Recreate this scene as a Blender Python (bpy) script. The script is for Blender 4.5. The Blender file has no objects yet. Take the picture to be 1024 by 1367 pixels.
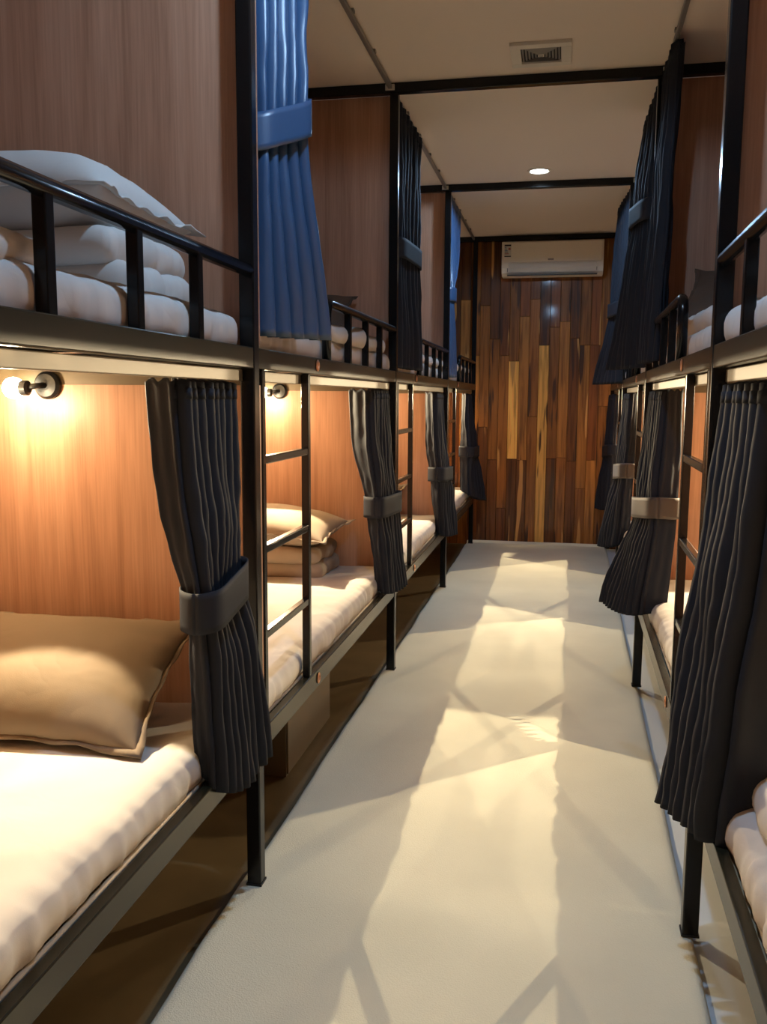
import bpy, bmesh, math, random
from mathutils import Vector, Matrix, noise

random.seed(7)
SC = bpy.context.scene
COL = SC.collection

# ------------------------------------------------------------------ camera
IMG_W, IMG_H, FOCAL = 1024, 1367, 1183.2
YAW, PITCH, ROLL, CAM_H = .1961, .1285, .006, 1.3655
cd = bpy.data.cameras.new('camera')
cd.sensor_fit = 'VERTICAL'
cd.sensor_height = 36.0
cd.lens = FOCAL / IMG_H * 36.0
cd.clip_start = .02
cam = bpy.data.objects.new('camera', cd)
COL.objects.link(cam)
fw = Vector((-math.sin(YAW)*math.cos(PITCH), math.cos(YAW)*math.cos(PITCH), -math.sin(PITCH)))
rt = Vector((math.cos(YAW), math.sin(YAW), 0))
up = rt.cross(fw)
rt2 = rt*math.cos(ROLL) + up*math.sin(ROLL)
up2 = up*math.cos(ROLL) - rt*math.sin(ROLL)
mat = Matrix((rt2, up2, -fw)).transposed().to_4x4()
mat.translation = Vector((0, 0, CAM_H))
cam.matrix_world = mat
SC.camera = cam

# ------------------------------------------------------------------ world, light levels, exposure
w = bpy.data.worlds.new('world')
SC.world = w
w.use_nodes = True
w.node_tree.nodes['Background'].inputs[0].default_value = (.02, .022, .026, 1)
w.node_tree.nodes['Background'].inputs[1].default_value = .2
SC.view_settings.view_transform = 'Standard'
SC.view_settings.look = 'None'
SC.view_settings.exposure = 0.22
SC.view_settings.gamma = 1.0
SC.view_settings.use_curve_mapping = False
LED_W, LED_COL = 54.0, (.42, .68, 1.0)
BULB_W, HEAD_W, BULB_COL = 5.5, 185.0, (1.0, .79, .49)   # globe glow, light thrown forward into the bunk

# ------------------------------------------------------------------ layout
XL = -.774                                   # corridor face of the left posts
def XRF(y): return .367 + (y - 4.2)*.014     # corridor face of the right posts
YF = [.209, 2.209, 4.209, 6.19, 8.17]        # frame lines
BAR_Z, CEIL_Z = 2.748, 2.792
DEPTH = .95
WALL_Y = 8.26
X_WALL_L, X_WALL_R = XL - DEPTH - .03, 1.40
RAIL_U = (1.437, 1.491)
RAIL_L = (.397, .457)
MAT_L, MAT_U = .545, 1.575                   # mattress tops

def W(side, u, y, z):
    return (XL - u, y, z) if side == 'L' else (XRF(y) + u, y, z)

# ------------------------------------------------------------------ materials
def new_mat(name):
    m = bpy.data.materials.new(name)
    m.use_nodes = True
    nt = m.node_tree
    return m, nt, nt.nodes['Principled BSDF']

def plain(name, col, rough=.5, metal=0, spec=.5, coat=0, bump=None, sheen=0):
    m, nt, b = new_mat(name)
    b.inputs['Base Color'].default_value = (*col, 1)
    b.inputs['Roughness'].default_value = rough
    b.inputs['Metallic'].default_value = metal
    b.inputs['Specular IOR Level'].default_value = spec
    b.inputs['Coat Weight'].default_value = coat
    if sheen:
        b.inputs['Sheen Weight'].default_value = sheen
        b.inputs['Sheen Roughness'].default_value = .4
    if bump:
        sc, st, di = bump
        tc = nt.nodes.new('ShaderNodeTexCoord')
        n = nt.nodes.new('ShaderNodeTexNoise'); n.inputs['Scale'].default_value = sc
        n.inputs['Detail'].default_value = 4
        bp = nt.nodes.new('ShaderNodeBump'); bp.inputs['Strength'].default_value = st
        bp.inputs['Distance'].default_value = di
        nt.links.new(tc.outputs['Object'], n.inputs['Vector'])
        nt.links.new(n.outputs['Fac'], bp.inputs['Height'])
        nt.links.new(bp.outputs['Normal'], b.inputs['Normal'])
    return m

def emit(name, col, s):
    m, nt, b = new_mat(name)
    b.inputs['Base Color'].default_value = (*col, 1)
    b.inputs['Emission Color'].default_value = (*col, 1)
    b.inputs['Emission Strength'].default_value = s
    return m

def ramp(nt, stops):
    r = nt.nodes.new('ShaderNodeValToRGB')
    e = r.color_ramp.elements
    while len(e) < len(stops): e.new(.5)
    for i, (p, c) in enumerate(stops):
        e[i].position = p; e[i].color = (*c, 1)
    return r

def laminate():
    m, nt, b = new_mat('wood_laminate')
    tc = nt.nodes.new('ShaderNodeTexCoord')
    mp = nt.nodes.new('ShaderNodeMapping'); mp.inputs['Scale'].default_value = (9, 9, .45)
    n = nt.nodes.new('ShaderNodeTexNoise'); n.inputs['Scale'].default_value = 1.6
    n.inputs['Detail'].default_value = 6; n.inputs['Roughness'].default_value = .62
    n.inputs['Distortion'].default_value = .35
    mp2 = nt.nodes.new('ShaderNodeMapping'); mp2.inputs['Scale'].default_value = (110, 110, 3)
    n2 = nt.nodes.new('ShaderNodeTexNoise'); n2.inputs['Scale'].default_value = 1.5; n2.inputs['Detail'].default_value = 3
    r = ramp(nt, [(.30, (.35, .175, .105)), (.47, (.47, .25, .155)), (.60, (.53, .295, .19)), (.78, (.42, .215, .13))])
    r2 = ramp(nt, [(.3, (.86, .84, .82)), (.65, (1.04, 1.04, 1.04))])
    mx = nt.nodes.new('ShaderNodeMix'); mx.data_type = 'RGBA'; mx.blend_type = 'MULTIPLY'
    mx.inputs['Factor'].default_value = 1
    L = nt.links.new
    L(tc.outputs['Object'], mp.inputs['Vector']); L(mp.outputs[0], n.inputs['Vector']); L(n.outputs['Fac'], r.inputs[0])
    L(tc.outputs['Object'], mp2.inputs['Vector']); L(mp2.outputs[0], n2.inputs['Vector']); L(n2.outputs['Fac'], r2.inputs[0])
    L(r.outputs[0], mx.inputs[6]); L(r2.outputs[0], mx.inputs[7]); L(mx.outputs[2], b.inputs['Base Color'])
    b.inputs['Roughness'].default_value = .42
    return m

def plank_mat():
    """varnished teak; the object colour gives each board its own tone, a noise stripe adds sapwood"""
    m, nt, b = new_mat('varnished_plank')
    L = nt.links.new
    tc = nt.nodes.new('ShaderNodeTexCoord'); oi = nt.nodes.new('ShaderNodeObjectInfo')
    ad = nt.nodes.new('ShaderNodeVectorMath'); ad.operation = 'ADD'
    sc = nt.nodes.new('ShaderNodeVectorMath'); sc.operation = 'SCALE'
    cb = nt.nodes.new('ShaderNodeCombineXYZ')
    for k in range(3): L(oi.outputs['Random'], cb.inputs[k])
    L(cb.outputs[0], sc.inputs[0]); sc.inputs['Scale'].default_value = 37
    L(tc.outputs['Object'], ad.inputs[0]); L(sc.outputs[0], ad.inputs[1])
    mp = nt.nodes.new('ShaderNodeMapping'); mp.inputs['Scale'].default_value = (28, 28, 1.5)
    n = nt.nodes.new('ShaderNodeTexNoise'); n.inputs['Scale'].default_value = 1.3; n.inputs['Detail'].default_value = 5
    n.inputs['Distortion'].default_value = .6
    r = ramp(nt, [(.3, (.45, .42, .4)), (.55, (1, 1, 1)), (.8, (1.15, 1.15, 1.15))])
    mx = nt.nodes.new('ShaderNodeMix'); mx.data_type = 'RGBA'; mx.blend_type = 'MULTIPLY'; mx.inputs['Factor'].default_value = 1
    L(ad.outputs[0], mp.inputs['Vector']); L(mp.outputs[0], n.inputs['Vector']); L(n.outputs['Fac'], r.inputs[0])
    L(oi.outputs['Color'], mx.inputs[6]); L(r.outputs[0], mx.inputs[7])
    # heartwood / sapwood tongues
    mp2 = nt.nodes.new('ShaderNodeMapping'); mp2.inputs['Scale'].default_value = (13, 13, 1.1)
    n2 = nt.nodes.new('ShaderNodeTexNoise'); n2.inputs['Scale'].default_value = 1; n2.inputs['Detail'].default_value = 2
    L(ad.outputs[0], mp2.inputs['Vector']); L(mp2.outputs[0], n2.inputs['Vector'])
    r3 = ramp(nt, [(.645, (0, 0, 0)), (.67, (1, 1, 1))])
    L(n2.outputs['Fac'], r3.inputs[0])
    mx2 = nt.nodes.new('ShaderNodeMix'); mx2.data_type = 'RGBA'
    L(r3.outputs[0], mx2.inputs[0]); L(mx.outputs[2], mx2.inputs[6])
    mx2.inputs[7].default_value = (.60, .30, .085, 1)
    r4 = ramp(nt, [(.34, (1, 1, 1)), (.37, (0, 0, 0))])
    L(n2.outputs['Fac'], r4.inputs[0])
    mx3 = nt.nodes.new('ShaderNodeMix'); mx3.data_type = 'RGBA'
    L(r4.outputs[0], mx3.inputs[0]); L(mx2.outputs[2], mx3.inputs[6]); mx3.inputs[7].default_value = (.07, .028, .012, 1)
    L(mx3.outputs[2], b.inputs['Base Color'])
    b.inputs['Roughness'].default_value = .5; b.inputs['Specular IOR Level'].default_value = .25
    b.inputs['Coat Weight'].default_value = .4; b.inputs['Coat Roughness'].default_value = .07
    return m

def cloth_mat(name, col, rough=.55, sheen=.15, weave=900, spec=.5):
    m = plain(name, col, rough=rough, spec=spec, sheen=sheen, bump=(weave, .12, .001))
    return m

def linen_mat(name, col, rough=.8):
    m, nt, b = new_mat(name)
    L = nt.links.new
    b.inputs['Base Color'].default_value = (*col, 1)
    b.inputs['Roughness'].default_value = rough
    b.inputs['Specular IOR Level'].default_value = .2
    tc = nt.nodes.new('ShaderNodeTexCoord')
    n = nt.nodes.new('ShaderNodeTexNoise'); n.inputs['Scale'].default_value = 5.5; n.inputs['Detail'].default_value = 3
    n.inputs['Distortion'].default_value = .5; n.inputs['Roughness'].default_value = .4
    n2 = nt.nodes.new('ShaderNodeTexNoise'); n2.inputs['Scale'].default_value = 500
    ab = nt.nodes.new('ShaderNodeMath'); ab.operation = 'SUBTRACT'; ab.inputs[1].default_value = .5
    ab2 = nt.nodes.new('ShaderNodeMath'); ab2.operation = 'ABSOLUTE'
    ml = nt.nodes.new('ShaderNodeMath'); ml.operation = 'MULTIPLY_ADD'; ml.inputs[1].default_value = .03
    bp = nt.nodes.new('ShaderNodeBump'); bp.inputs['Strength'].default_value = .3; bp.inputs['Distance'].default_value = .025
    L(tc.outputs['Object'], n.inputs['Vector']); L(tc.outputs['Object'], n2.inputs['Vector'])
    L(n.outputs['Fac'], ab.inputs[0]); L(ab.outputs[0], ab2.inputs[0])
    L(n2.outputs['Fac'], ml.inputs[0]); L(ab2.outputs[0], ml.inputs[2])
    L(ml.outputs[0], bp.inputs['Height']); L(bp.outputs[0], b.inputs['Normal'])
    return m

def carpet_mat():
    m, nt, b = new_mat('cream_carpet')
    L = nt.links.new
    tc = nt.nodes.new('ShaderNodeTexCoord')
    n = nt.nodes.new('ShaderNodeTexNoise'); n.inputs['Scale'].default_value = 2.2; n.inputs['Detail'].default_value = 5
    r = ramp(nt, [(.3, (.70, .69, .57)), (.7, (.79, .78, .65))])
    n2 = nt.nodes.new('ShaderNodeTexNoise'); n2.inputs['Scale'].default_value = 260; n2.inputs['Detail'].default_value = 3
    bp = nt.nodes.new('ShaderNodeBump'); bp.inputs['Strength'].default_value = .35; bp.inputs['Distance'].default_value = .004
    L(tc.outputs['Object'], n.inputs['Vector']); L(n.outputs['Fac'], r.inputs[0]); L(r.outputs[0], b.inputs['Base Color'])
    L(tc.outputs['Object'], n2.inputs['Vector']); L(n2.outputs['Fac'], bp.inputs['Height']); L(bp.outputs[0], b.inputs['Normal'])
    b.inputs['Roughness'].default_value = .9
    b.inputs['Specular IOR Level'].default_value = .2
    return m

def floor_mat():
    m, nt, b = new_mat('brown_floor')
    L = nt.links.new
    tc = nt.nodes.new('ShaderNodeTexCoord')
    n = nt.nodes.new('ShaderNodeTexNoise'); n.inputs['Scale'].default_value = 5; n.inputs['Detail'].default_value = 6
    r = ramp(nt, [(.3, (.095, .066, .030)), (.7, (.135, .095, .045))])
    L(tc.outputs['Object'], n.inputs['Vector']); L(n.outputs['Fac'], r.inputs[0]); L(r.outputs[0], b.inputs['Base Color'])
    b.inputs['Roughness'].default_value = .55
    return m

M = dict(
    metal=plain('black_gloss_paint', (.006, .006, .0065), rough=.2, spec=.32, bump=(60, .03, .002)),
    rail=plain('black_gloss_warm_lit', (.021, .0185, .0105), rough=.26, spec=.36, bump=(60, .03, .002)),  # the black gloss paint with warm reflected light tinted into its base
    laminate=laminate(),
    plank=plank_mat(),
    curtain=cloth_mat('navy_satin', (.021, .0245, .034), rough=.72, sheen=.0, spec=.13),
    satin=cloth_mat('navy_satin_lit', (.032, .085, .19), rough=.38, sheen=.0, spec=1.0),  # curtain satin again, with the downlight's blue brightness painted into the base colour
    band=cloth_mat('navy_satin_band', (.026, .029, .038), rough=.72, sheen=.0, spec=.13),
    band_tan=cloth_mat('taupe_band', (.075, .058, .045), rough=.6, sheen=.2),
    linen=linen_mat('pale_linen', (.60, .575, .545), .8),
    linen_b=linen_mat('beige_linen', (.36, .295, .23), .75),
    linen_t=linen_mat('tan_linen', (.21, .16, .11), .7),
    linen_d=linen_mat('brown_linen', (.13, .09, .068), .75),
    ceiling=plain('ceiling_paint', (.79, .67, .57), rough=.8, bump=(40, .05, .003)),
    wallp=plain('wall_paint', (.42, .29, .2), rough=.6),
    floor=floor_mat(),
    carpet=carpet_mat(),
    sheet=plain('pale_vinyl', (.62, .68, .72), rough=.6, bump=(20, .1, .004)),
    board=plain('plywood', (.50, .38, .24), rough=.6, bump=(30, .1, .002)),
    box=plain('brown_board', (.12, .085, .045), rough=.5),
    track=plain('cream_aluminium', (.20, .165, .11), rough=.45, metal=.1),
    track_g=plain('grey_aluminium', (.30, .27, .25), rough=.4, metal=.6),
    white=plain('white_plastic', (.88, .79, .66), rough=.4),
    white2=plain('white_plastic_matt', (.68, .62, .54), rough=.5),
    dark=plain('dark_plastic', (.012, .012, .013), rough=.4, spec=.3),
    grey=plain('grey_plastic', (.25, .23, .21), rough=.5),
    brass=plain('copper_cap', (.55, .25, .13), rough=.35, metal=.7),
    blue=plain('blue_print', (.10, .18, .35), rough=.5),
    red=plain('red_print', (.45, .12, .10), rough=.5),
    led=emit('led_lens', (.75, .88, 1.0), 40),
    bulb=emit('bulb_glass', (1.0, .84, .55), 45),
)

# ------------------------------------------------------------------ mesh helpers
class MB:
    def __init__(s): s.v = []; s.f = []
    def add(s, vs, fs):
        o = len(s.v); s.v += [tuple(x) for x in vs]; s.f += [tuple(i+o for i in f) for f in fs]; return s
    def box(s, x0, x1, y0, y1, z0, z1):
        return s.hexa([(x0,y0,z0),(x1,y0,z0),(x1,y1,z0),(x0,y1,z0),(x0,y0,z1),(x1,y0,z1),(x1,y1,z1),(x0,y1,z1)])
    def hexa(s, c):
        return s.add(c, [(0,3,2,1),(4,5,6,7),(0,1,5,4),(1,2,6,5),(2,3,7,6),(3,0,4,7)])
    def sbox(s, side, u0, u1, y0, y1, z0, z1):
        c = [W(side,u,y,z) for z in (z0,z1) for (u,y) in ((u0,y0),(u1,y0),(u1,y1),(u0,y1))]
        return s.hexa(c)
    def tube(s, pts, r, n=10):
        pts = [Vector(p) for p in pts]; rings = []
        prev = None
        for i, p in enumerate(pts):
            a = pts[max(i-1,0)]; b = pts[min(i+1,len(pts)-1)]
            d = (b-a).normalized()
            if prev is None:
                ref = Vector((0,0,1)) if abs(d.z) < .9 else Vector((1,0,0))
                e1 = d.cross(ref).normalized()
            else:
                e1 = (prev - d*prev.dot(d)).normalized()
            prev = e1; e2 = d.cross(e1)
            rings.append([p + e1*r*math.cos(2*math.pi*k/n) + e2*r*math.sin(2*math.pi*k/n) for k in range(n)])
        vs = [q for ring in rings for q in ring]; fs = []
        for i in range(len(rings)-1):
            for k in range(n):
                fs.append((i*n+k, i*n+(k+1)%n, (i+1)*n+(k+1)%n, (i+1)*n+k))
        fs.append(tuple(range(n-1,-1,-1))); fs.append(tuple((len(rings)-1)*n+k for k in range(n)))
        return s.add(vs, fs)
    def lathe(s, prof, c, axis='z', n=24):
        """prof: list of (r, h) from one end to the other, about an axis through c"""
        vs = []
        for r, h in prof:
            for k in range(n):
                a = 2*math.pi*k/n; p = (r*math.cos(a), r*math.sin(a), h)
                if axis == 'y': p = (p[0], p[2], p[1])
                if axis == 'x': p = (p[2], p[0], p[1])
                vs.append((p[0]+c[0], p[1]+c[1], p[2]+c[2]))
        m = len(prof); fs = []
        for i in range(m-1):
            for k in range(n): fs.append((i*n+k, i*n+(k+1)%n, (i+1)*n+(k+1)%n, (i+1)*n+k))
        fs.append(tuple(range(n-1,-1,-1))); fs.append(tuple((m-1)*n+k for k in range(n)))
        return s.add(vs, fs)
    def grid(s, rows):
        n = len(rows[0]); vs = [p for r in rows for p in r]
        fs = [(i*n+j, i*n+j+1, (i+1)*n+j+1, (i+1)*n+j) for i in range(len(rows)-1) for j in range(n-1)]
        return s.add(vs, fs)
    def build(s, name, m, parent=None, smooth=False, bevel=0, solid=0, weld=False):
        me = bpy.data.meshes.new(name)
        off = Vector(parent.get('_base', (0,0,0))) if parent is not None else Vector((0,0,0))
        me.from_pydata([Vector(v)-off for v in s.v], [], s.f)
        bm = bmesh.new(); bm.from_mesh(me)
        if weld: bmesh.ops.remove_doubles(bm, verts=bm.verts, dist=1e-5)
        if not solid: bmesh.ops.recalc_face_normals(bm, faces=bm.faces)
        bm.to_mesh(me); bm.free()
        if smooth: me.polygons.foreach_set('use_smooth', [True]*len(me.polygons))
        me.materials.append(M[m] if isinstance(m, str) else m)
        o = bpy.data.objects.new(name, me); COL.objects.link(o)
        if parent is not None:
            o.parent = parent; o['_base'] = tuple(off)
        if bevel:
            b = o.modifiers.new('bevel', 'BEVEL'); b.width = bevel; b.segments = 2; b.limit_method = 'ANGLE'
        if solid:
            b = o.modifiers.new('solid', 'SOLIDIFY'); b.thickness = solid; b.offset = 0
        return o

def tag(o, label, cat, group=None):
    o['label'] = label; o['category'] = cat
    if group: o['group'] = group
    return o

def thing(name, label, cat, base, group=None):
    o = bpy.data.objects.new(name, None); COL.objects.link(o)
    o.location = base; o['_base'] = tuple(base); o.empty_display_size = .1
    return tag(o, label, cat, group)

def struct(o):
    o['kind'] = 'structure'; return o

SIDE = {'L': 'left', 'R': 'right'}
ORD = {1: 'nearest the camera', 2: 'second from the camera', 3: 'third from the camera', 4: 'against the plank wall'}

# ------------------------------------------------------------------ room shell
Y_NEAR = -1.1
struct(MB().box(X_WALL_L-.1, X_WALL_R+.1, Y_NEAR-.1, WALL_Y+.12, -.1, 0).build('floor', 'floor'))
struct(MB().box(X_WALL_L-.1, X_WALL_R+.1, Y_NEAR-.1, WALL_Y+.12, CEIL_Z, CEIL_Z+.1).build('ceiling', 'ceiling'))
struct(MB().box(X_WALL_L-.1, X_WALL_L, Y_NEAR, WALL_Y+.12, 0, CEIL_Z).build('wall_left', 'laminate'))
struct(MB().box(X_WALL_R, X_WALL_R+.1, Y_NEAR, WALL_Y+.12, 0, CEIL_Z).build('wall_right', 'laminate'))
struct(MB().box(X_WALL_L, X_WALL_R, Y_NEAR-.1, Y_NEAR, 0, CEIL_Z).build('wall_near', 'wallp'))
wf = struct(MB().box(X_WALL_L, X_WALL_R, WALL_Y+.02, WALL_Y+.12, 0, CEIL_Z).build('wall_far', 'dark'))

# far wall: every varnished plank is a part
PW = .0895
TONES = {'d': (.16, .055, .013), 'm': (.32, .12, .024), 'b': (.48, .20, .042), 'l': (.95, .52, .12), 'r': (.24, .075, .016)}
# columns counted from the pale one (left edge x = -.213); pieces listed bottom to top: (z_end, tone)
COLS = {
 -6: [(1.1,'d'),(2.2,'m'),(9,'d')], -5: [(.80,'d'),(1.9,'m'),(9,'d')], -4: [(.35,'r'),(1.75,'m'),(9,'r')],
 -3: [(.81,'d'),(1.70,'l'),(9,'m')], -2: [(.80,'d'),(2.1,'b'),(9,'r')], -1: [(1.2,'m'),(2.25,'m'),(9,'d')],
 0: [(1.84,'l'),(9,'d')], 1: [(.82,'d'),(2.0,'m'),(9,'r')], 2: [(.83,'m'),(2.05,'b'),(9,'m')],
 3: [(.80,'d'),(1.9,'d'),(9,'d')], 4: [(.55,'m'),(1.84,'b'),(9,'m')], 5: [(.81,'b'),(1.84,'r'),(9,'r')],
 6: [(1.3,'m'),(9,'m')], 7: [(.8,'d'),(1.9,'m'),(9,'d')]}
prng = random.Random(3)
k0 = math.floor((X_WALL_L + .213)/PW) + 1
k1 = math.ceil((X_WALL_R + .213)/PW) - 1
for k in range(k0, k1):
    pieces = COLS.get(k)
    if not pieces:
        z = prng.uniform(.5, 1.3); pieces = []
        while z < 2.4:
            pieces.append((z, prng.choice('dmrmbd'))); z += prng.uniform(.8, 1.2)
        pieces.append((9, prng.choice('dmr')))
    x0 = -.213 + k*PW; z0 = 0.0
    for (z1, t) in pieces:
        z1 = min(z1, CEIL_Z)
        pr = prng.uniform(0, .004)
        b = .003; e = .0006
        y0 = WALL_Y - pr; y1 = WALL_Y + .021
        xs0, xs1, zs0, zs1 = x0+e, x0+PW-e, z0+e, z1-e
        cx, cz = (xs0+xs1)/2, (zs0+zs1)/2
        mb = MB()
        vs = [(xs0,y1,zs0),(xs1,y1,zs0),(xs1,y1,zs1),(xs0,y1,zs1),
              (xs0,y0+b,zs0),(xs1,y0+b,zs0),(xs1,y0+b,zs1),(xs0,y0+b,zs1),
              (xs0+b,y0,zs0+b),(xs1-b,y0,zs0+b),(xs1-b,y0,zs1-b),(xs0+b,y0,zs1-b)]
        fs = [(0,4,7,3),(1,2,6,5),(0,1,5,4),(3,7,6,2),(4,5,9,8),(5,6,10,9),(6,7,11,10),(7,4,8,11),(8,9,10,11),(0,3,2,1)]
        mb.add([(a-cx, c-y0, d-cz) for a, c, d in vs], fs)
        o = mb.build('plank', 'plank')
        o.location = (cx, y0, cz); o.parent = wf
        c = TONES[t]; j = prng.uniform(.8, 1.2)
        o.color = (c[0]*j, c[1]*j, c[2]*j, 1)
        z0 = z1

# ceiling beams across the whole room, one over each frame line
for n, y in enumerate(YF[1:], 1):
    struct(MB().box(X_WALL_L, X_WALL_R, y-.02, y+.02, BAR_Z, CEIL_Z).build('trim_%d' % n, 'metal', bevel=.003))

# ------------------------------------------------------------------ carpet and underlay
def carpet():
    left, right, y0, y1, h = -.832, None, -.9, WALL_Y-.012, .021
    rows = []; ny = 150
    for i in range(ny+1):
        y = y0 + (y1-y0)*i/ny
        xr = .335 + .012*max(0, y) + .006*noise.noise((y*1.1, 3, 0))
        xl = left + .008*noise.noise((y*1.7, 8, 0)) + .004*noise.noise((y*6, 2, 0))
        row = []
        prof = [(0,0),(-.006,.45),(0,.8),(.012,.97),(.03,1.0)]
        lift = 1 + .25*noise.noise((y*3, 1, 5))
        for dx, hz in prof: row.append((xl+dx, y, .001 + h*hz*lift))
        for j in range(1, 18):
            x = xl+.03 + (xr-.03-xl-.03)*j/18
            row.append((x, y, .001 + h + .002*noise.noise((x*3, y*3, 0)) + .0015*noise.noise((x*9, y*7, 4))))
        lift = 1 + .25*noise.noise((y*3, 1, 9))
        for dx, hz in reversed(prof): row.append((xr-dx, y, .001 + h*hz*lift))
        rows.append(row)
    # end against the plank wall turns up a little
    last = rows[-1]
    rows.append([(x, y1+.004, z+.02) for x, y, z in last])
    o = MB().grid(rows).build('carpet_runner', 'carpet', smooth=True)
    return tag(o, 'long cream carpet runner down the aisle between the two bunk rows', 'carpet')
carpet()
rows = []
for i in range(120):
    y = -.9 + (WALL_Y-.03+.9)*i/119
    rows.append([(-.80,y,.0015),(-.2,y,.002),(.30,y,.002)] + [(x, y, .004+.004*noise.noise((x*6,y*4,2))) for x in (.42,.47,.52,.57,.62,.67)] + [(.70,y,.001)])
tag(MB().grid(rows).build('floor_sheet', 'sheet', smooth=True), 'pale blue-grey sheet showing beside the carpet under the right bunks', 'sheet')

# ------------------------------------------------------------------ bunk frames
def bunk(side, k):
    ya, yb = YF[k-1], YF[k]
    y0, y1 = ya+.02, yb-.02
    b = W(side, .45, (ya+yb)/2, 0)
    look = {('L',1): 'black steel bunk bed with guard rail, left row, nearest the camera',
            ('L',2): 'black steel bunk bed with full ladder in view, left row, second from the camera',
            ('L',3): 'black steel bunk bed in the left row, third from the camera',
            ('L',4): 'black steel bunk bed in the left row, last before the plank wall',
            ('R',1): 'black steel bunk bed at the right edge, nearest the camera',
            ('R',2): 'black steel bunk bed with ladder, right row, second from the camera',
            ('R',3): 'black steel bunk bed in the right row, third from the camera',
            ('R',4): 'black steel bunk bed in the right row, last before the plank wall'}[side, k]
    t = thing('bunk_bed', look, 'bunk bed', (b[0], b[1], 0), 'steel bunk beds along the aisle')
    P = lambda: MB()
    for yy in ([ya, yb] if k == 1 else [yb]):
        P().sbox(side, 0, .04, yy-.02, yy+.02, .022, BAR_Z).build('post', 'metal', t, bevel=.004)
        P().sbox(side, DEPTH-.04, DEPTH, yy-.02, yy+.02, .0, BAR_Z).build('post', 'metal', t, bevel=.004)
        P().sbox(side, -.002, .042, yy-.022, yy+.022, .022, .028).build('foot_cap', 'dark', t)
    for nm, (za, zb) in (('side_rail', RAIL_U), ('side_rail', RAIL_L)):
        P().sbox(side, .002, .028, y0, y1, za, zb).build(nm, 'rail', t, bevel=.003)
        P().sbox(side, DEPTH-.03, DEPTH-.004, y0, y1, za, zb).build('back_rail', 'metal', t, bevel=.003)
        for yy in (y0, y1-.025):
            P().sbox(side, .04, DEPTH-.04, yy, yy+.025, za, za+.04).build('end_rail', 'metal', t, bevel=.003)
        P().sbox(side, .03, DEPTH-.032, y0+.003, y1-.003, za+.022 if za > 1 else za+.028, za+.032 if za > 1 else za+.042).build('bed_board', 'board', t)
        for q in range(1, 5):                                           # cross bearers beneath the boards
            yy = y0 + (y1-y0)*q/5
            P().sbox(side, .03, DEPTH-.032, yy-.012, yy+.012, za+.001, za+.021).build('bearer', 'metal', t)
    # ladder
    if True:
        la, lb = ya+.066, ya+.503
        mb = P()
        for yy in (la, lb): mb.sbox(side, .004, .029, yy-.0125, yy+.0125, RAIL_L[1], RAIL_U[0])
        ld = mb.build('ladder', 'metal', t, bevel=.003)
        for z in (1.195, .95, .71):
            P().sbox(side, .006, .028, la+.0125, lb-.0125, z-.011, z+.011).build('rung', 'metal', ld, bevel=.003)
    # guard rail on the far half of the top bunk
    gs = ya+.757; r = .0165; zt = 1.683
    pts = [W(side, .016, gs, RAIL_U[1]-.004), W(side, .016, gs, zt-.05)]
    for q in range(1, 6):
        a = q/5*math.pi/2
        pts.append(W(side, .016, gs+.05*(1-math.cos(a)), zt-.05+.05*math.sin(a)))
    pts.append(W(side, .016, yb-.018, zt))
    g = P().tube(pts, r, 12).build('guard_rail', 'metal', t, smooth=True)
    for dy in (.93, .63, .345):
        P().sbox(side, .004, .029, yb-dy-.0125, yb-dy+.0125, RAIL_U[1]-.003, zt-.008).build('baluster', 'metal', g, bevel=.003)
    # copper-coloured caps beside the ladder
    for zc in (1.466, .427):
        yc = ya+.585
        c = W(side, .001, yc, zc)
        sg = 1 if side == 'L' else -1
        P().lathe([(.017, 0), (.019, sg*.002), (.015, sg*.004), (.009, sg*.0042), (.008, sg*.0015)], c, 'x', 20).build('rail_cap', 'brass', t)
    # curtain tracks
    tl = P().sbox(side, .031, .055, y0+.003, y1-.003, 1.405, 1.434).build('curtain_track', 'track', t, bevel=.002)
    tu = P().sbox(side, .028, .046, y0, y1, BAR_Z+.014, BAR_Z+.032).build('curtain_track', 'track_g', t, bevel=.002)
    if k < 4:
        P().sbox(side, .018, .06, yb-.032, yb-.0205, BAR_Z+.010, BAR_Z+.034).build('track_bracket', 'white2', tu)
    for q in range(1, 5):
        yy = y0+(y1-y0)*q/5
        P().sbox(side, .024, .05, yy-.012, yy+.012, BAR_Z+.032, CEIL_Z).build('track_clip', 'grey', tu)
    return t

for s in 'LR':
    for k in (1, 2, 3, 4): bunk(s, k)

# wooden partitions between neighbouring bunks
for s in 'LR':
    for k in (1, 2, 3):
        y = YF[k]+.021
        sk = {1: 'first', 2: 'second', 3: 'third'}[k]
        t = thing('partition_panel', 'wood-grain laminate partition behind the %s post of the %s row' % (sk, SIDE[s]), 'partition',
                  W(s, .45, y, .42), 'laminate partitions at the bunk ends')
        MB().sbox(s, .004, DEPTH-.002, y, y+.016, .46, 1.395).build('lower_sheet', 'laminate', t)
        MB().sbox(s, .004, DEPTH-.002, y, y+.016, 1.50, BAR_Z-.002).build('upper_sheet', 'laminate', t)
        MB().sbox(s, .008, DEPTH-.004, y+.002, y+.014, 1.395, 1.50).build('middle_strip', 'box', t)

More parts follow.
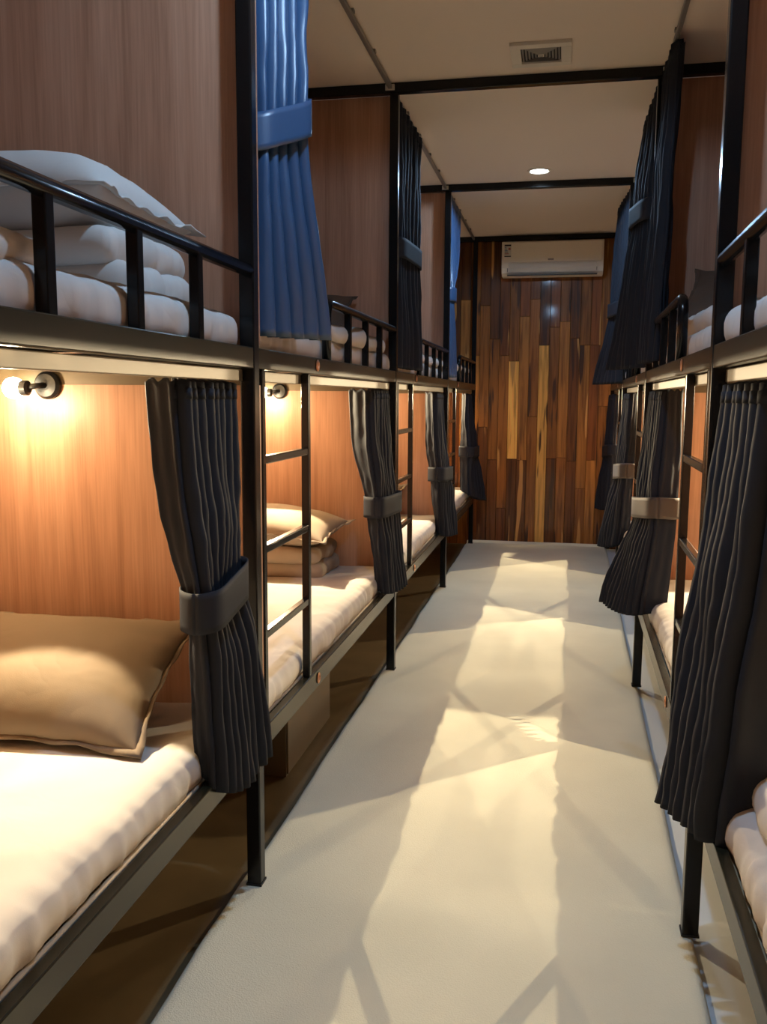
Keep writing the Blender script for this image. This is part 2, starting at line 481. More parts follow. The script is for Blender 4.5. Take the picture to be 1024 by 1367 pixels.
# ------------------------------------------------------------------ bedding
def rbox(c, size, r, cuts, disp, seed, drop=None):
    """rounded box with noise-wrinkled skin; c = centre of the base"""
    sx, sy, sz = (q/2 for q in size)
    nx, ny, nz = cuts
    bm = bmesh.new()
    def face(fn, a, b):
        vv = [[bm.verts.new(fn(i/a*2-1, j/b*2-1)) for j in range(b+1)] for i in range(a+1)]
        for i in range(a):
            for j in range(b): bm.faces.new((vv[i][j], vv[i+1][j], vv[i+1][j+1], vv[i][j+1]))
    face(lambda a, b: (a*sx, b*sy, sz), nx, ny); face(lambda a, b: (a*sx, b*sy, -sz), nx, ny)
    face(lambda a, b: (a*sx, sy, b*sz), nx, nz); face(lambda a, b: (a*sx, -sy, b*sz), nx, nz)
    face(lambda a, b: (sx, a*sy, b*sz), ny, nz); face(lambda a, b: (-sx, a*sy, b*sz), ny, nz)
    bmesh.ops.remove_doubles(bm, verts=bm.verts, dist=1e-5)
    for v in bm.verts:
        p = v.co.copy()
        q = Vector((max(-sx+r, min(sx-r, p.x)), max(-sy+r, min(sy-r, p.y)), max(-sz+r, min(sz-r, p.z))))
        d = p-q
        if d.length > 1e-6: d.normalize()
        n = d if d.length > 0 else Vector((0,0,1))
        p = q + d*r
        if p.z > -sz+.004:
            a = disp[0]*noise.noise(Vector((p.x*3.1+seed, p.y*3.1, p.z*4))) + disp[1]*noise.noise(Vector((p.x*9+seed, p.y*11, p.z*14)))
            rd = noise.noise(Vector((p.x*5+seed*2, p.y*5, p.z*7)))
            a += disp[2]*(1-abs(rd)*2)
            if len(disp) > 3:
                sidef = abs(d.x)*max(0, min(1, (p.z+sz)/(.6*sz)))
                a += disp[3]*sidef*(noise.noise(Vector((p.y*21+seed, p.z*6, seed)))+.6*noise.noise(Vector((p.y*47+seed, p.z*9, 3))))
            p += n*a
        v.co = p + Vector((c[0], c[1], c[2]+sz))
    mb = MB()
    bm.verts.index_update()
    mb.v = [tuple(v.co) for v in bm.verts]; mb.f = [tuple(v.index for v in f.verts) for f in bm.faces]
    bm.free()
    return mb

def mattress(side, k, level):
    y0, y1 = YF[k-1]+.05, YF[k]-.012
    z = RAIL_L[0]+.043 if level == 'lower' else RAIL_U[0]+.033
    top = MAT_L if level == 'lower' else MAT_U
    u0, u1 = .036, .90
    c = W(side, (u0+u1)/2, (y0+y1)/2, z)
    if level == 'lower':
        t = thing('mattress', 'thin mattress in a pale sheet on the lower bunk, %s row, %s' % (SIDE[side], ORD[k]), 'mattress', c, 'mattresses on the lower bunks')
    else:
        t = thing('mattress', 'thin mattress in a pale sheet on the top bunk, %s row, %s' % (SIDE[side], ORD[k]), 'mattress', c, 'mattresses on the top bunks')
    mb = rbox((c[0], c[1], z), (u1-u0, y1-y0, top-z), .045, (22, 130, 8), (.006, .003, .005, .009), 11*k+(3 if side == 'L' else 70)+(40 if level == 'upper' else 0))
    mb.build('sheet', 'linen', t, smooth=True)
    # elastic hem of the fitted sheet round the foot of the mattress
    hem = [W(side, u0+.006, y0+.05, z+.012), W(side, u0+.004, (y0+y1)/2, z+.010), W(side, u0+.006, y1-.05, z+.012)]
    MB().tube(hem, .007, 6).build('hem', 'linen_b', t, smooth=True)
for s in 'LR':
    for k in (1, 2, 3, 4):
        mattress(s, k, 'lower'); mattress(s, k, 'upper')

def pillow(label, c, size, rot, mat_, seed, group='pillows on the bunks'):
    a, b, h = size[0]/2, size[1]/2, size[2]/2
    t = thing('pillow', label, 'pillow', c, group)
    t.rotation_euler = rot
    n = 30
    def pt(u, v, s):
        x = a*u*(1-.07*(1-v*v)); y = b*v*(1-.09*(1-u*u))
        prof = max(0, (1-abs(u)**2.6))**.55 * max(0, (1-abs(v)**2.6))**.55
        z = s*h*prof
        edge = max(abs(u), abs(v))
        wr = noise.noise(Vector((x*7+seed, y*7, s*3))) * .010 + noise.noise(Vector((x*22+seed, y*22, s*2)))*.0035
        ang = math.atan2(v, u)
        z += s*wr*prof + s*.006*math.sin(ang*14+seed)*max(0, edge-.55)*prof
        return (x, y, z)
    mb = MB()
    g = [math.sin(q/n*math.pi-math.pi/2) for q in range(n+1)]
    for s in (1, -1): mb.grid([[pt(u, v, s) for v in g] for u in g])
    t['_base'] = (0, 0, 0)
    p = mb.build('cover', mat_, t, smooth=True, weld=True)
    # flat flange all round
    ring = []
    for q in range(4):
        for e in range(24):
            f = -1 + 2*e/24
            ring.append([(f,-1),(1,f),(-f,1),(-1,-f)][q])
    inner = []; outer = []
    for i, (u, v) in enumerate(ring):
        x, y, z = pt(u*.985, v*.985, 1)
        d = Vector((x/a, y/b, 0)); m = max(abs(d.x), abs(d.y)); 
        o = .014 + .014*(abs(u)*abs(v))**4
        wv = .006*math.sin(i*1.3+seed)+.005*noise.noise(Vector((i*.4, seed, 0)))
        inner.append((x, y, 0)); outer.append((x + o*(u if abs(u) > .92 else u*.2), y + o*(v if abs(v) > .92 else v*.2), wv))
    inner.append(inner[0]); outer.append(outer[0])
    MB().grid([inner, outer]).build('flange', mat_, t, smooth=True, solid=.003)
    c0 = t['_base']
    t['_base'] = tuple(c)
    return t

def duvet(label, c, size, mat_, seed, layers=3, group='folded duvets on the bunks'):
    """duvet folded into soft thick layers; the rounded, gathered folds face the aisle"""
    L, D, H = size
    t = thing('folded_duvet', label, 'duvet', c, group)
    h = H/layers
    for q in range(layers):
        dx = .010*math.sin(q*2.1+seed); dy = .008*math.cos(q*1.7+seed)
        rbox((c[0]+dx, c[1]+dy, c[2]+q*h*.97), (L*(1-.03*(q % 2)), D*(1-.04*((q+1) % 2)), h*1.13), h*.54,
             (26, 40, 8), (.007, .005, .006, .016), seed+q*5).build('fold', mat_, t, smooth=True)
    return t

def crumple(name, label, cat, c, size, mat_, seed, group=None, amp=(.025, .012, .02)):
    t = thing(name, label, cat, c, group)
    rbox(c, size, min(size)/2.2, (22, 34, 6), amp, seed).build('cover', mat_, t, smooth=True)
    return t

pillow('large beige pillow leaning on the partition of the nearest lower left bunk', (-1.27, 1.965, .665), (.68, .44, .17), (math.radians(27), 0, math.radians(2)), 'linen_t', 2.0)
pillow('plump grey-white pillow on top of the stack on the nearest top left bunk', (-1.225, 1.955, 1.80), (.60, .42, .23), (math.radians(-3), math.radians(3), math.radians(-3)), 'linen', 5.0)
duvet('folded grey-white duvet beneath the pillow on the nearest top left bunk', (-1.21, 1.955, MAT_U-.004), (.58, .38, .145), 'linen', 1.5, layers=2)
crumple('blanket', 'rumpled white blanket along the rail of the nearest top left bunk', 'blanket', (-.95, 1.16, MAT_U-.012), (.24, .42, .05), 'linen', 4.0, 'loose blankets on the top bunks')
pillow('beige pillow on a folded duvet, lower left bunk behind the ladder', (-1.30, 3.99, .765), (.58, .40, .165), (math.radians(6), math.radians(4), math.radians(-4)), 'linen_b', 9.0)
duvet('folded brown-beige duvet under the pillow, lower left bunk behind the ladder', (-1.33, 3.99, MAT_L-.004), (.56, .36, .135), 'linen_b', 7.5, layers=2)
pillow('dark pillow behind the blue-lit curtain on the second top left bunk', (-1.22, 3.93, 1.72), (.55, .40, .15), (math.radians(24), math.radians(-6), math.radians(6)), 'linen_d', 12.0)
crumple('blanket', 'rumpled white blanket on the second top left bunk by the guard rail', 'blanket', (-.98, 3.42, MAT_U-.012), (.36, 1.25, .065), 'linen', 6.3, 'loose blankets on the top bunks', amp=(.014, .012, .010))
pillow('pillow against the third left partition on the lower bunk', (-1.36, 6.0, .69), (.56, .40, .16), (math.radians(16), 0, 0), 'linen_b', 15.0)
crumple('blanket', 'rumpled white blanket on the third top left bunk', 'blanket', (-.98, 5.5, MAT_U-.012), (.36, 1.1, .065), 'linen', 16.3, 'loose blankets on the top bunks', amp=(.012, .010, .008))
crumple('blanket', 'white blanket on the last top left bunk by the plank wall', 'blanket', (-.98, 7.2, MAT_U-.012), (.36, 1.2, .065), 'linen', 26.3, 'loose blankets on the top bunks', amp=(.012, .010, .008))
pillow('dark brown pillow behind the guard rail on the second top right bunk', (.74, 3.72, 1.735), (.54, .42, .15), (math.radians(32), math.radians(10), math.radians(-14)), 'linen_d', 19.0)
crumple('blanket', 'white blanket edge on the second top right bunk by the guard rail', 'blanket', (.60, 3.2, MAT_U-.014), (.36, 1.0, .07), 'linen', 21.0, 'loose blankets on the top bunks')
crumple('blanket', 'white rumpled blanket on the nearest top right bunk at the frame edge', 'blanket', (.58, 1.62, MAT_U-.012), (.34, .7, .10), 'linen', 23.0, 'loose blankets on the top bunks')
crumple('blanket', 'pale wrinkled blanket on the nearest lower right bunk at the frame edge', 'blanket', (.64, 1.35, MAT_L-.012), (.46, 1.0, .08), 'linen', 31.0)

# ------------------------------------------------------------------ curtains
def smooth_levels(levels, m):
    """levels from top to bottom -> m+1 interpolated rows (Hermite)"""
    n = len(levels); ds = [0]
    for i in range(1, n): ds.append(ds[-1] + abs(levels[i][0]-levels[i-1][0]) + .001)
    out = []
    for r in range(m+1):
        d = ds[-1]*r/m
        i = 0
        while i < n-2 and d > ds[i+1]: i += 1
        f = (d-ds[i])/(ds[i+1]-ds[i])
        P = [levels[max(i-1,0)], levels[i], levels[i+1], levels[min(i+2,n-1)]]
        row = []
        for q in range(9):
            if q < 2: row.append(P[1][q]*(1-f)+P[2][q]*f); continue
            m1 = (P[2][q]-P[0][q])/2; m2 = (P[3][q]-P[1][q])/2
            h = f*f
            row.append((2*f*h-3*h+1)*P[1][q]+(f*h-2*h+f)*m1+(-2*f*h+3*h)*P[2][q]+(f*h-h)*m2)
        out.append(row)
    return out

def hull(pts):
    pts = sorted(set(pts))
    def half(seq):
        h = []
        for p in seq:
            while len(h) >= 2 and (h[-1][0]-h[-2][0])*(p[1]-h[-2][1])-(h[-1][1]-h[-2][1])*(p[0]-h[-2][0]) <= 0: h.pop()
            h.append(p)
        return h
    a, b = half(pts), half(pts[::-1])
    return a[:-1]+b[:-1]

def curtain(side, label, levels, tie, pleats, seed, band='band', dip=.0, band_h=.095, fs=.22, cloth='curtain'):
    """level: (z_flap, z_far, y0,u0, y1,u1, y2,u2, amp): a smooth flap P0-P1 turning into the bunk,
    then pleats from P1 to P2 along the aisle. tie: index of the level carrying the tieback"""
    rows = smooth_levels(levels, 64)
    cols = int(pleats*10/(1-fs))
    t = thing('curtain', label, 'curtain', W(side, levels[0][5], levels[0][4], levels[-1][0]), 'bunk curtains')
    def path(L, f):
        if f < fs: g = f/fs; return L[2]+(L[4]-L[2])*g, L[3]+(L[5]-L[3])*g
        g = (f-fs)/(1-fs); return L[4]+(L[6]-L[4])*g, L[5]+(L[7]-L[5])*g
    def path_s(L, f):
        a = [path(L, min(1, max(0, f+d))) for d in (-.06, -.03, 0, .03, .06)]
        return sum(q[0] for q in a)/5, sum(q[1] for q in a)/5
    g = []; plan = []
    for r, L in enumerate(rows):
        line = []; pl = []
        zz = r/(len(rows)-1); amp = L[8]
        for c in range(cols+1):
            f = c/cols
            y, u = path_s(L, f)
            y2, u2 = path_s(L, f+.03); y1, u1 = path_s(L, f-.03)
            dl = math.hypot(y2-y1, u2-u1) or 1
            ny, nu = -(u2-u1)/dl, (y2-y1)/dl
            fp = (f-fs)/(1-fs)
            ph = 2*math.pi*pleats*fp + .9*noise.noise(Vector((f*5+seed, zz*1.5, 0)))
            env = min(1, max(.10, (f-fs*.7)/.10))
            ar = 1 + .45*noise.noise(Vector((f*6+seed*3, zz*2.2, 4)))
            sn = math.sin(ph)
            off = env*amp*ar*(sn*.8 + .2*math.copysign(abs(sn)**.5, sn)) + .014*noise.noise(Vector((f*3+seed, zz*4, 9)))*min(1, zz*3)
            off += .004*noise.noise(Vector((f*14+seed, zz*16, 3)))*min(1, zz*4)
            y += ny*off + .25*amp*env*math.cos(ph+.7)
            u += nu*off
            z = L[0]+(L[1]-L[0])*f - dip*math.sin(math.pi*f)*zz**3
            if r < 3: z += .005*math.sin(ph)                       # pencil-pleat header is a little uneven
            line.append(W(side, u, y, z)); pl.append((y, u, z))
        g.append(line); plan.append(pl)
    MB().grid(g).build('cloth', cloth, t, smooth=True, solid=.004)
    sg = 1 if side == 'L' else -1
    MB().grid([[(x+sg*.0032, y, z) for x, y, z in rr] for rr in (g[1], g[2], g[3])]).build('header_tape', cloth, t, smooth=True, solid=.001)
    if tie is not None:
        zt = (levels[tie][0]+levels[tie][1])/2
        near = min(range(len(rows)), key=lambda q: abs((rows[q][0]+rows[q][1])/2-zt))
        pts = []
        for q in range(max(0, near-2), min(len(rows), near+3)): pts += [(p[0], p[1]) for p in plan[q]]
        pts = [(y+.015*math.cos(a), u+.015*math.sin(a)) for y, u in pts for a in (0, .785, 1.57, 2.36, 3.14, 3.93, 4.71, 5.5)]
        h = hull([(round(y, 4), round(u, 4)) for y, u in pts]); h.append(h[0])
        # resample the hull evenly
        ds = [0]
        for i in range(1, len(h)): ds.append(ds[-1]+math.dist(h[i], h[i-1]))
        ring = []; i = 0; N = 60
        for q in range(N+1):
            d = ds[-1]*q/N
            while i < len(h)-2 and d > ds[i+1]: i += 1
            f = (d-ds[i])/max(1e-9, ds[i+1]-ds[i])
            ring.append((h[i][0]+(h[i+1][0]-h[i][0])*f, h[i][1]+(h[i+1][1]-h[i][1])*f))
        ring = ring[:-1]
        for _ in range(5):
            ring = [((ring[i-1][0]+2*ring[i][0]+ring[(i+1) % N][0])/4, (ring[i-1][1]+2*ring[i][1]+ring[(i+1) % N][1])/4) for i in range(N)]
        ring.append(ring[0])
        ya, yb = min(p[0] for p in ring), max(p[0] for p in ring)
        za, zb = levels[tie][0], levels[tie][1]
        rr = []
        for j in range(7):
            v = j/6-.5
            rr.append([W(side, u, y, za+(zb-za)*(y-ya)/(yb-ya) + v*band_h + .004*noise.noise(Vector((y*9, u*9, seed)))) for y, u in ring])
        MB().grid(rr).build('tieback', band, t, smooth=True, solid=.004)
    return t

# lower bunks, left row (gathered at the far end of each bunk)
curtain('L', 'dark navy curtain with tieback hanging beside the glowing lamp, nearest lower left bunk',
        [(1.402,1.402,1.86,.145,1.81,.045,2.14,.045,.017),(1.15,1.15,1.87,.13,1.83,.04,2.14,.038,.019),(.99,1.03,1.88,.095,1.84,.022,2.12,.03,.016),
         (.875,.915,1.88,.067,1.85,.012,2.10,.022,.012),(.75,.80,1.88,.06,1.86,.005,2.11,-.005,.018),(.50,.43,1.88,.052,1.87,-.0,2.14,-.035,.024)], 3, 8, 1.0, dip=.06)
curtain('L', 'grey-brown curtain with low tieback on the second lower left bunk',
        [(1.40,1.402,3.88,.165,3.80,.045,4.15,.045,.017),(1.15,1.15,3.89,.15,3.81,.04,4.15,.035,.018),(.98,.98,3.90,.105,3.83,.022,4.14,.01,.016),
         (.875,.88,3.91,.082,3.85,.015,4.14,-.008,.013),(.75,.75,3.92,.07,3.87,.01,4.14,-.025,.018),(.49,.47,3.94,.045,3.91,.0,4.15,-.048,.024)], 3, 8, 2.0, dip=.02)
curtain('L', 'slate curtain with tieback on the third lower left bunk',
        [(1.402,1.402,5.86,.117,5.79,.04,6.12,.045,.017),(1.15,1.15,5.86,.113,5.79,.035,6.12,.03,.018),(.98,.97,5.86,.10,5.80,.02,6.12,.0,.016),
         (.86,.85,5.87,.087,5.82,.012,6.12,-.02,.013),(.75,.74,5.88,.075,5.84,.01,6.12,-.04,.018),(.47,.42,5.90,.04,5.87,.005,6.13,-.07,.025)], 3, 7, 3.0, dip=.02)
curtain('L', 'slate curtain with tieback by the plank wall on the last lower left bunk',
        [(1.402,1.402,7.82,.088,7.74,.03,8.10,.045,.018),(1.15,1.15,7.81,.09,7.73,.025,8.10,.02,.02),(.98,.98,7.80,.095,7.72,.01,8.10,-.015,.017),
         (.90,.89,7.79,.097,7.72,.005,8.09,-.035,.014),(.76,.74,7.79,.095,7.72,.005,8.07,-.06,.02),(.56,.44,7.79,.09,7.74,.0,8.05,-.11,.028)], 3, 7, 4.0, dip=.02)
# lower bunks, right row
curtain('R', 'large black-navy curtain at the right edge on the nearest lower right bunk',
        [(1.402,1.402,1.78,.16,1.76,.055,2.14,.035,.019),(1.15,1.15,1.78,.16,1.77,.045,2.14,.015,.021),(.95,.93,1.78,.16,1.78,.03,2.13,-.010,.023),
         (.84,.82,1.78,.15,1.79,.02,2.13,-.026,.023),(.64,.58,1.79,.14,1.80,.008,2.12,-.045,.027),(.47,.41,1.80,.13,1.82,.0,2.11,-.062,.030)], None, 7, 5.0)
curtain('R', 'fanned black curtain with taupe tieback on the second lower right bunk',
        [(1.402,1.402,3.78,.125,3.74,.05,4.10,.030,.016),(1.15,1.15,3.74,.125,3.70,.038,4.06,.0,.016),(1.01,.98,3.70,.12,3.66,.025,3.98,-.018,.014),
         (.935,.905,3.68,.113,3.65,.018,3.94,-.024,.012),(.80,.76,3.68,.11,3.65,.005,3.92,-.075,.018),(.51,.49,3.68,.095,3.65,-.03,3.90,-.16,.024)], 3, 10, 6.0, band='band_tan', dip=.02, band_h=.085)
curtain('R', 'slate curtain with taupe tieback on the third lower right bunk',
        [(1.402,1.402,5.78,.08,5.74,.04,6.08,.025,.017),(1.15,1.15,5.76,.08,5.73,.03,6.06,.0,.017),(1.0,.98,5.74,.075,5.72,.02,6.02,-.015,.015),
         (.92,.89,5.74,.075,5.72,.015,6.0,-.022,.013),(.76,.72,5.74,.072,5.72,.008,5.98,-.06,.02),(.48,.40,5.74,.062,5.72,-.015,5.96,-.11,.027)], 3, 8, 7.0, band='band_tan', dip=.02)
curtain('R', 'slate curtain with tieback by the plank wall on the last lower right bunk',
        [(1.402,1.402,7.76,.06,7.74,.02,8.08,-.0,.017),(1.15,1.15,7.76,.06,7.74,.015,8.08,-.012,.017),(1.0,.98,7.74,.055,7.72,.012,8.06,-.025,.015),
         (.94,.90,7.73,.055,7.71,.01,8.04,-.03,.013),(.76,.72,7.74,.055,7.72,.005,8.04,-.058,.02),(.46,.40,7.75,.055,7.73,-.0,8.05,-.083,.027)], 3, 7, 8.0, dip=.02)
# top bunks, left row (gathered just past the near post)
curtain('L', 'satin curtain painted as lit bright blue, with wide tieback on the second top left bunk',
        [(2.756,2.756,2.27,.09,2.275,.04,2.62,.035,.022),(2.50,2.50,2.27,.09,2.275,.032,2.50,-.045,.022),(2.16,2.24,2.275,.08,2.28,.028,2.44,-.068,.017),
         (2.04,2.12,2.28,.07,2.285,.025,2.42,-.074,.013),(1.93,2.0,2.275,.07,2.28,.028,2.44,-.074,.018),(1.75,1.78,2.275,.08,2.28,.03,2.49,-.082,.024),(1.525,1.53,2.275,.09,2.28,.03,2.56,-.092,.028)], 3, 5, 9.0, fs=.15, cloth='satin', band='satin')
curtain('L', 'near-black curtain on the third top left bunk beside its post',
        [(2.756,2.756,4.27,.09,4.275,.035,4.96,.03,.022),(2.45,2.45,4.27,.09,4.275,.03,4.88,.02,.022),(2.2,2.2,4.27,.08,4.275,.025,4.80,.0,.016),
         (2.08,2.08,4.28,.07,4.285,.02,4.78,.0,.012),(1.9,1.9,4.27,.08,4.275,.025,4.80,.0,.020),(1.51,1.51,4.27,.09,4.275,.025,4.86,-.005,.026)], 3, 7, 10.0, fs=.15)
curtain('L', 'curtain painted as lit blue, swept back to its post on the last top left bunk',
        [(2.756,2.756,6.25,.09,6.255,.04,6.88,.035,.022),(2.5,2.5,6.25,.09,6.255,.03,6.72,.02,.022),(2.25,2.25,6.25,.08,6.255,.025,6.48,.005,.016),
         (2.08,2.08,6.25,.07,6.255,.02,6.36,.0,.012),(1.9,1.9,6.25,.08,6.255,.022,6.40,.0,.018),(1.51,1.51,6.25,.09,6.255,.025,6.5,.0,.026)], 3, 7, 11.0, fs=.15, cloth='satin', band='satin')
# top bunks, right row
curtain('R', 'long black curtain hanging straight on the second top right bunk',
        [(2.756,2.756,3.86,.075,3.80,.04,4.16,.035,.020),(2.3,2.3,3.88,.06,3.82,.03,4.16,.015,.020),(1.9,1.9,3.9,.06,3.84,.02,4.15,.0,.022),(1.52,1.52,3.88,.05,3.84,.01,4.15,-.015,.026)], None, 6, 12.0)
curtain('R', 'black curtain pinched halfway and flaring into the aisle, third top right bunk',
        [(2.756,2.756,4.27,.09,4.27,.03,4.86,.01,.022),(2.5,2.5,4.27,.08,4.27,.02,4.75,-.025,.022),(2.33,2.33,4.27,.07,4.27,.01,4.62,-.05,.016),
         (2.22,2.22,4.28,.06,4.28,.005,4.58,-.055,.012),(2.05,2.05,4.27,.06,4.27,.005,4.58,-.07,.018),(1.8,1.8,4.27,.07,4.27,.0,4.62,-.10,.024),(1.51,1.51,4.27,.08,4.27,.0,4.70,-.135,.03)], 3, 7, 13.0, fs=.15)
curtain('R', 'black curtain flaring into the aisle on the last top right bunk',
        [(2.756,2.756,6.26,.09,6.26,.03,6.95,-.02,.024),(2.4,2.4,6.26,.08,6.26,.02,6.8,-.05,.022),(2.1,2.1,6.26,.07,6.26,.01,6.7,-.07,.016),
         (1.98,1.98,6.27,.06,6.27,.005,6.66,-.08,.012),(1.8,1.8,6.26,.07,6.26,.005,6.72,-.10,.022),(1.47,1.47,6.26,.08,6.26,.0,6.9,-.155,.03)], 3, 7, 14.0, fs=.15)

# ------------------------------------------------------------------ bunk lamps
def lamp(side, k):
    y = YF[k]+.021 if k < 4 else WALL_Y-.005
    sg = -1 if side == 'L' else 1
    u = .662 if k == 1 else .645
    x, _, z = W(side, u, y, 1.385)
    t = thing('wall_lamp', 'small warm globe wall lamp lighting the lower bunk, %s row, %s' % (SIDE[side], ORD[k]), 'lamp', (x, y, z), 'lamps in the lower bunks')
    xb = x - sg*.055
    MB().lathe([(.038, 0), (.038, -.012), (.031, -.020), (.014, -.022)], (xb, y, z+.008), 'y', 28).build('wall_plate', 'dark', t, smooth=False)
    MB().tube([(xb, y-.018, z+.008), (xb+sg*.01, y-.045, z+.006), (xb+sg*.026, y-.058, z+.002)], .008, 10).build('arm', 'dark', t, smooth=True)
    MB().lathe([(.012, 0), (.020, .004), (.020, .024), (.016, .026)] if sg > 0 else [(.012, 0), (.020, -.004), (.020, -.024), (.016, -.026)], (xb+sg*.022, y-.06, z), 'x', 20).build('socket', 'dark', t)
    prof = [(.029*math.sin(math.pi*q/10)+.0006, -.029*math.cos(math.pi*q/10)) for q in range(11)]
    gl = MB().lathe(prof, (x+sg*.012, y-.062, z), 'z', 20).build('globe', 'bulb', t, smooth=True)
    ld = bpy.data.lights.new('lamp_light', 'POINT'); ld.energy = BULB_W; ld.color = BULB_COL; ld.shadow_soft_size = .022
    lo = bpy.data.objects.new('lamp_light', ld); COL.objects.link(lo); lo.parent = t
    lo.location = (sg*.012, -.062-.11, -.05)
    sd = bpy.data.lights.new('lamp_beam', 'SPOT'); sd.energy = HEAD_W; sd.color = BULB_COL; sd.shadow_soft_size = .009
    sd.spot_size = math.radians(108); sd.spot_blend = .08
    so = bpy.data.objects.new('lamp_beam', sd); COL.objects.link(so); so.parent = t
    so.location = (sg*.012, -.062-.03, 0)
    so.rotation_euler = Vector((-sg*.27, -.92, -.28)).to_track_quat('-Z', 'Y').to_euler()
    return t
for s in 'LR':
    for k in (1, 2, 3, 4): lamp(s, k)

# ------------------------------------------------------------------ ceiling fittings
def downlight(x, y, label):
    t = thing('downlight', label, 'ceiling light', (x, y, CEIL_Z), 'recessed ceiling lights')
    MB().lathe([(.074, 0), (.074, -.004), (.062, -.009), (.055, -.006), (.055, 0)], (x, y, CEIL_Z), 'z', 32).build('trim_ring', 'white', t)
    MB().lathe([(.054, -.001), (.050, -.006), (.026, -.010), (.002, -.011)], (x, y, CEIL_Z), 'z', 28).build('lens', 'led', t, smooth=True)
    ld = bpy.data.lights.new('led_light', 'SPOT'); ld.energy = LED_W; ld.color = LED_COL
    ld.spot_size = math.radians(172); ld.spot_blend = .12; ld.shadow_soft_size = .035
    lo = bpy.data.objects.new('led_light', ld); COL.objects.link(lo); lo.parent = t; lo.location = (0, 0, -.018)
downlight(-.183, 5.90, 'bright white recessed downlight in the ceiling between the beams')
downlight(-.20, 1.78, 'cool white recessed downlight in the ceiling just ahead of the camera')

def vent():
    x0, x1, y0, y1 = -.252, -.004, 3.825, 4.075
    t = thing('ceiling_vent', 'square beige louvred air vent in the ceiling', 'vent', ((x0+x1)/2, (y0+y1)/2, CEIL_Z))
    z0, z1 = CEIL_Z-.014, CEIL_Z
    fr = MB()
    w_ = .042
    fr.box(x0,x1,y0,y0+w_,z0,z1); fr.box(x0,x1,y1-w_,y1,z0,z1); fr.box(x0,x0+w_,y0+w_,y1-w_,z0,z1); fr.box(x1-w_,x1,y0+w_,y1-w_,z0,z1)
    fr.build('frame', 'white2', t, bevel=.002)
    MB().box(x0+w_, x1-w_, y0+w_, y1-w_, z1-.003, z1-.001).build('backing', 'dark', t)
    n = 6
    for q in range(n):                                     # concentric square louvres
        r = .078*(1-q/n); cx, cy = (x0+x1)/2, (y0+y1)/2
        a, b = r, r-.008
        zz = z1-.004 - .001*q
        m = MB()
        vs = [(cx-a,cy-a,zz),(cx+a,cy-a,zz),(cx+a,cy+a,zz),(cx-a,cy+a,zz),(cx-b,cy-b,zz-.006),(cx+b,cy-b,zz-.006),(cx+b,cy+b,zz-.006),(cx-b,cy+b,zz-.006)]
        m.add(vs, [(0,1,5,4),(1,2,6,5),(2,3,7,6),(3,0,4,7)])
        m.build('louvre', 'grey', t, solid=.0015)
    MB().box((x0+x1)/2-.012, (x0+x1)/2+.012, (y0+y1)/2-.012, (y0+y1)/2+.012, z1-.014, z1-.010).build('centre_cap', 'white2', t)
vent()

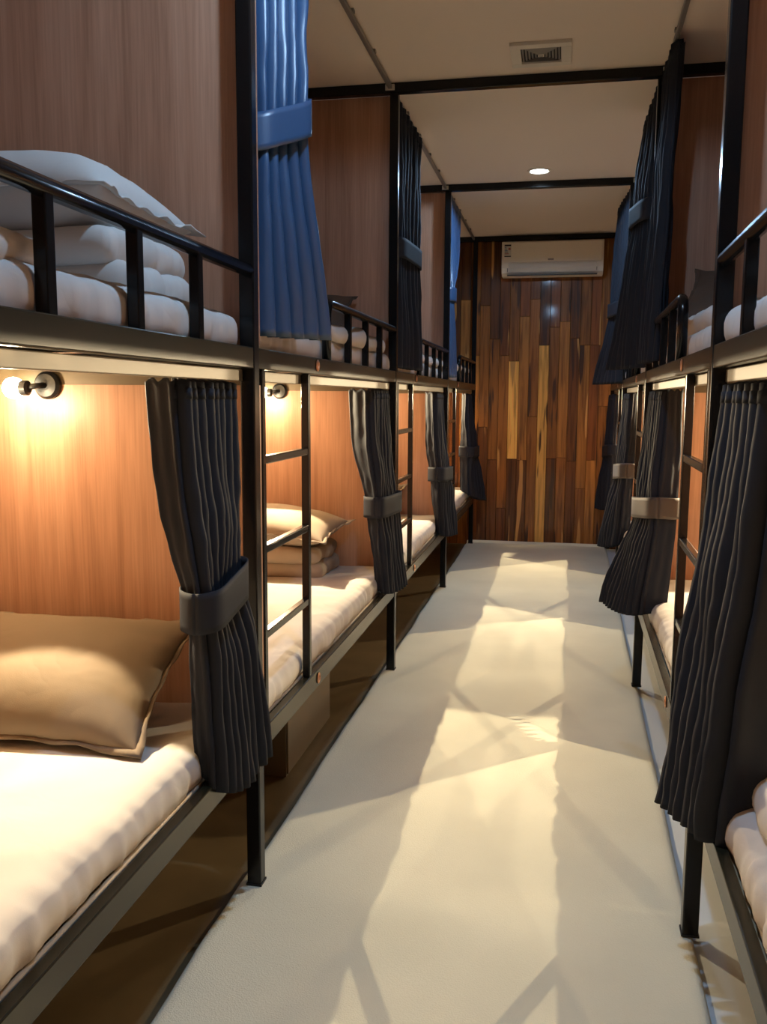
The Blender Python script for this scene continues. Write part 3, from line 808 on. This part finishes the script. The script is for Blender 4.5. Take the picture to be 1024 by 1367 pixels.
# ------------------------------------------------------------------ air conditioner
def aircon():
    x0, x1, z0, z1 = -.555, .318, 2.437, 2.728
    yb, d = WALL_Y-.006, .20
    t = thing('air_conditioner', 'white wall-mounted split air conditioner above the plank wall', 'air conditioner', ((x0+x1)/2, yb, z0))
    # side profile (y toward the aisle, z)
    prof = [(0, z0+.0), (-.11, z0), (-.165, z0+.022), (-.188, z0+.062), (-.195, z0+.12), (-.197, z1-.03), (-.190, z1-.008), (-.175, z1), (0, z1)]
    n = len(prof); m = MB()
    vs = [(x, yb+y, z) for x in (x0+.004, x1-.004) for y, z in prof]
    fs = [(i, (i+1)%n, n+(i+1)%n, n+i) for i in range(n)] + [tuple(range(n-1,-1,-1)), tuple(range(n, 2*n))]
    m.add(vs, fs).build('body', 'white', t, bevel=.003)
    for xa, xb in ((x0, x0+.012), (x1-.012, x1)):
        m = MB(); vs = [(x, yb+y*1.012, z) for x in (xa, xb) for y, z in prof]
        m.add(vs, fs).build('end_cap', 'white', t, bevel=.003)
    # front panel, slightly proud, with a gap line above the louvre
    MB().box(x0+.016, x1-.016, yb-.204, yb-.196, z0+.112, z1-.012).build('front_panel', 'white', t, bevel=.003)
    # louvre flap on the curved lower front
    m = MB(); a = [(-.196, z0+.100), (-.190, z0+.062), (-.168, z0+.026)]
    lo = [[(x, yb+y-.004, z) for y, z in a] for x in (x0+.06, x1-.06)]
    m.grid(lo).build('louvre_flap', 'white2', t, solid=.004)
    MB().box(x0+.05, x1-.05, yb-.190, yb-.150, z0-.001, z0+.006).build('outlet_slot', 'dark', t)
    yp = yb-.2046
    MB().box(x0+.40, x0+.45, yp-.0006, yp, z0+.122, z0+.136).build('logo_mark', 'grey', t)
    lab = MB().box(x0+.022, x0+.082, yp-.0006, yp, z0+.155, z0+.262).build('energy_label', 'white2', t)
    MB().box(x0+.024, x0+.080, yp-.0012, yp-.0004, z0+.248, z0+.261).build('label_bar', 'dark', lab)
    MB().box(x0+.024, x0+.080, yp-.0012, yp-.0004, z0+.157, z0+.165).build('label_bar', 'dark', lab)
    for q in range(5):
        MB().box(x0+.026, x0+.040+.005*q, yp-.0012, yp-.0004, z0+.232-.013*q, z0+.239-.013*q).build('label_stripe', ['blue','grey','blue','grey','red'][q], lab)
    MB().box(x0+.058, x0+.076, yp-.0012, yp-.0004, z0+.215, z0+.235).build('label_grade', 'red', lab)
    for xx in (x0+.05, x1-.06):
        MB().box(xx, xx+.006, yb-.199, yb-.19, z0+.03, z0+.06).build('flap_hinge', 'grey', t)
aircon()

# ------------------------------------------------------------------ under the second left bunk
t = thing('storage_box', 'brown board storage box on the floor under the second left bunk', 'box', (-1.09, 3.22, 0))
MB().box(-1.25, -.935, 2.93, 3.53, .001, .335).build('carcass', 'box', t, bevel=.002)
MB().box(-.9345, -.928, 2.935, 3.525, .012, .325).build('front_board', 'box', t, bevel=.002)
MB().box(-.928, -.922, 3.20, 3.26, .28, .29).build('pull', 'metal', t)

for o in list(bpy.data.objects):
    if '_base' in o: del o['_base']
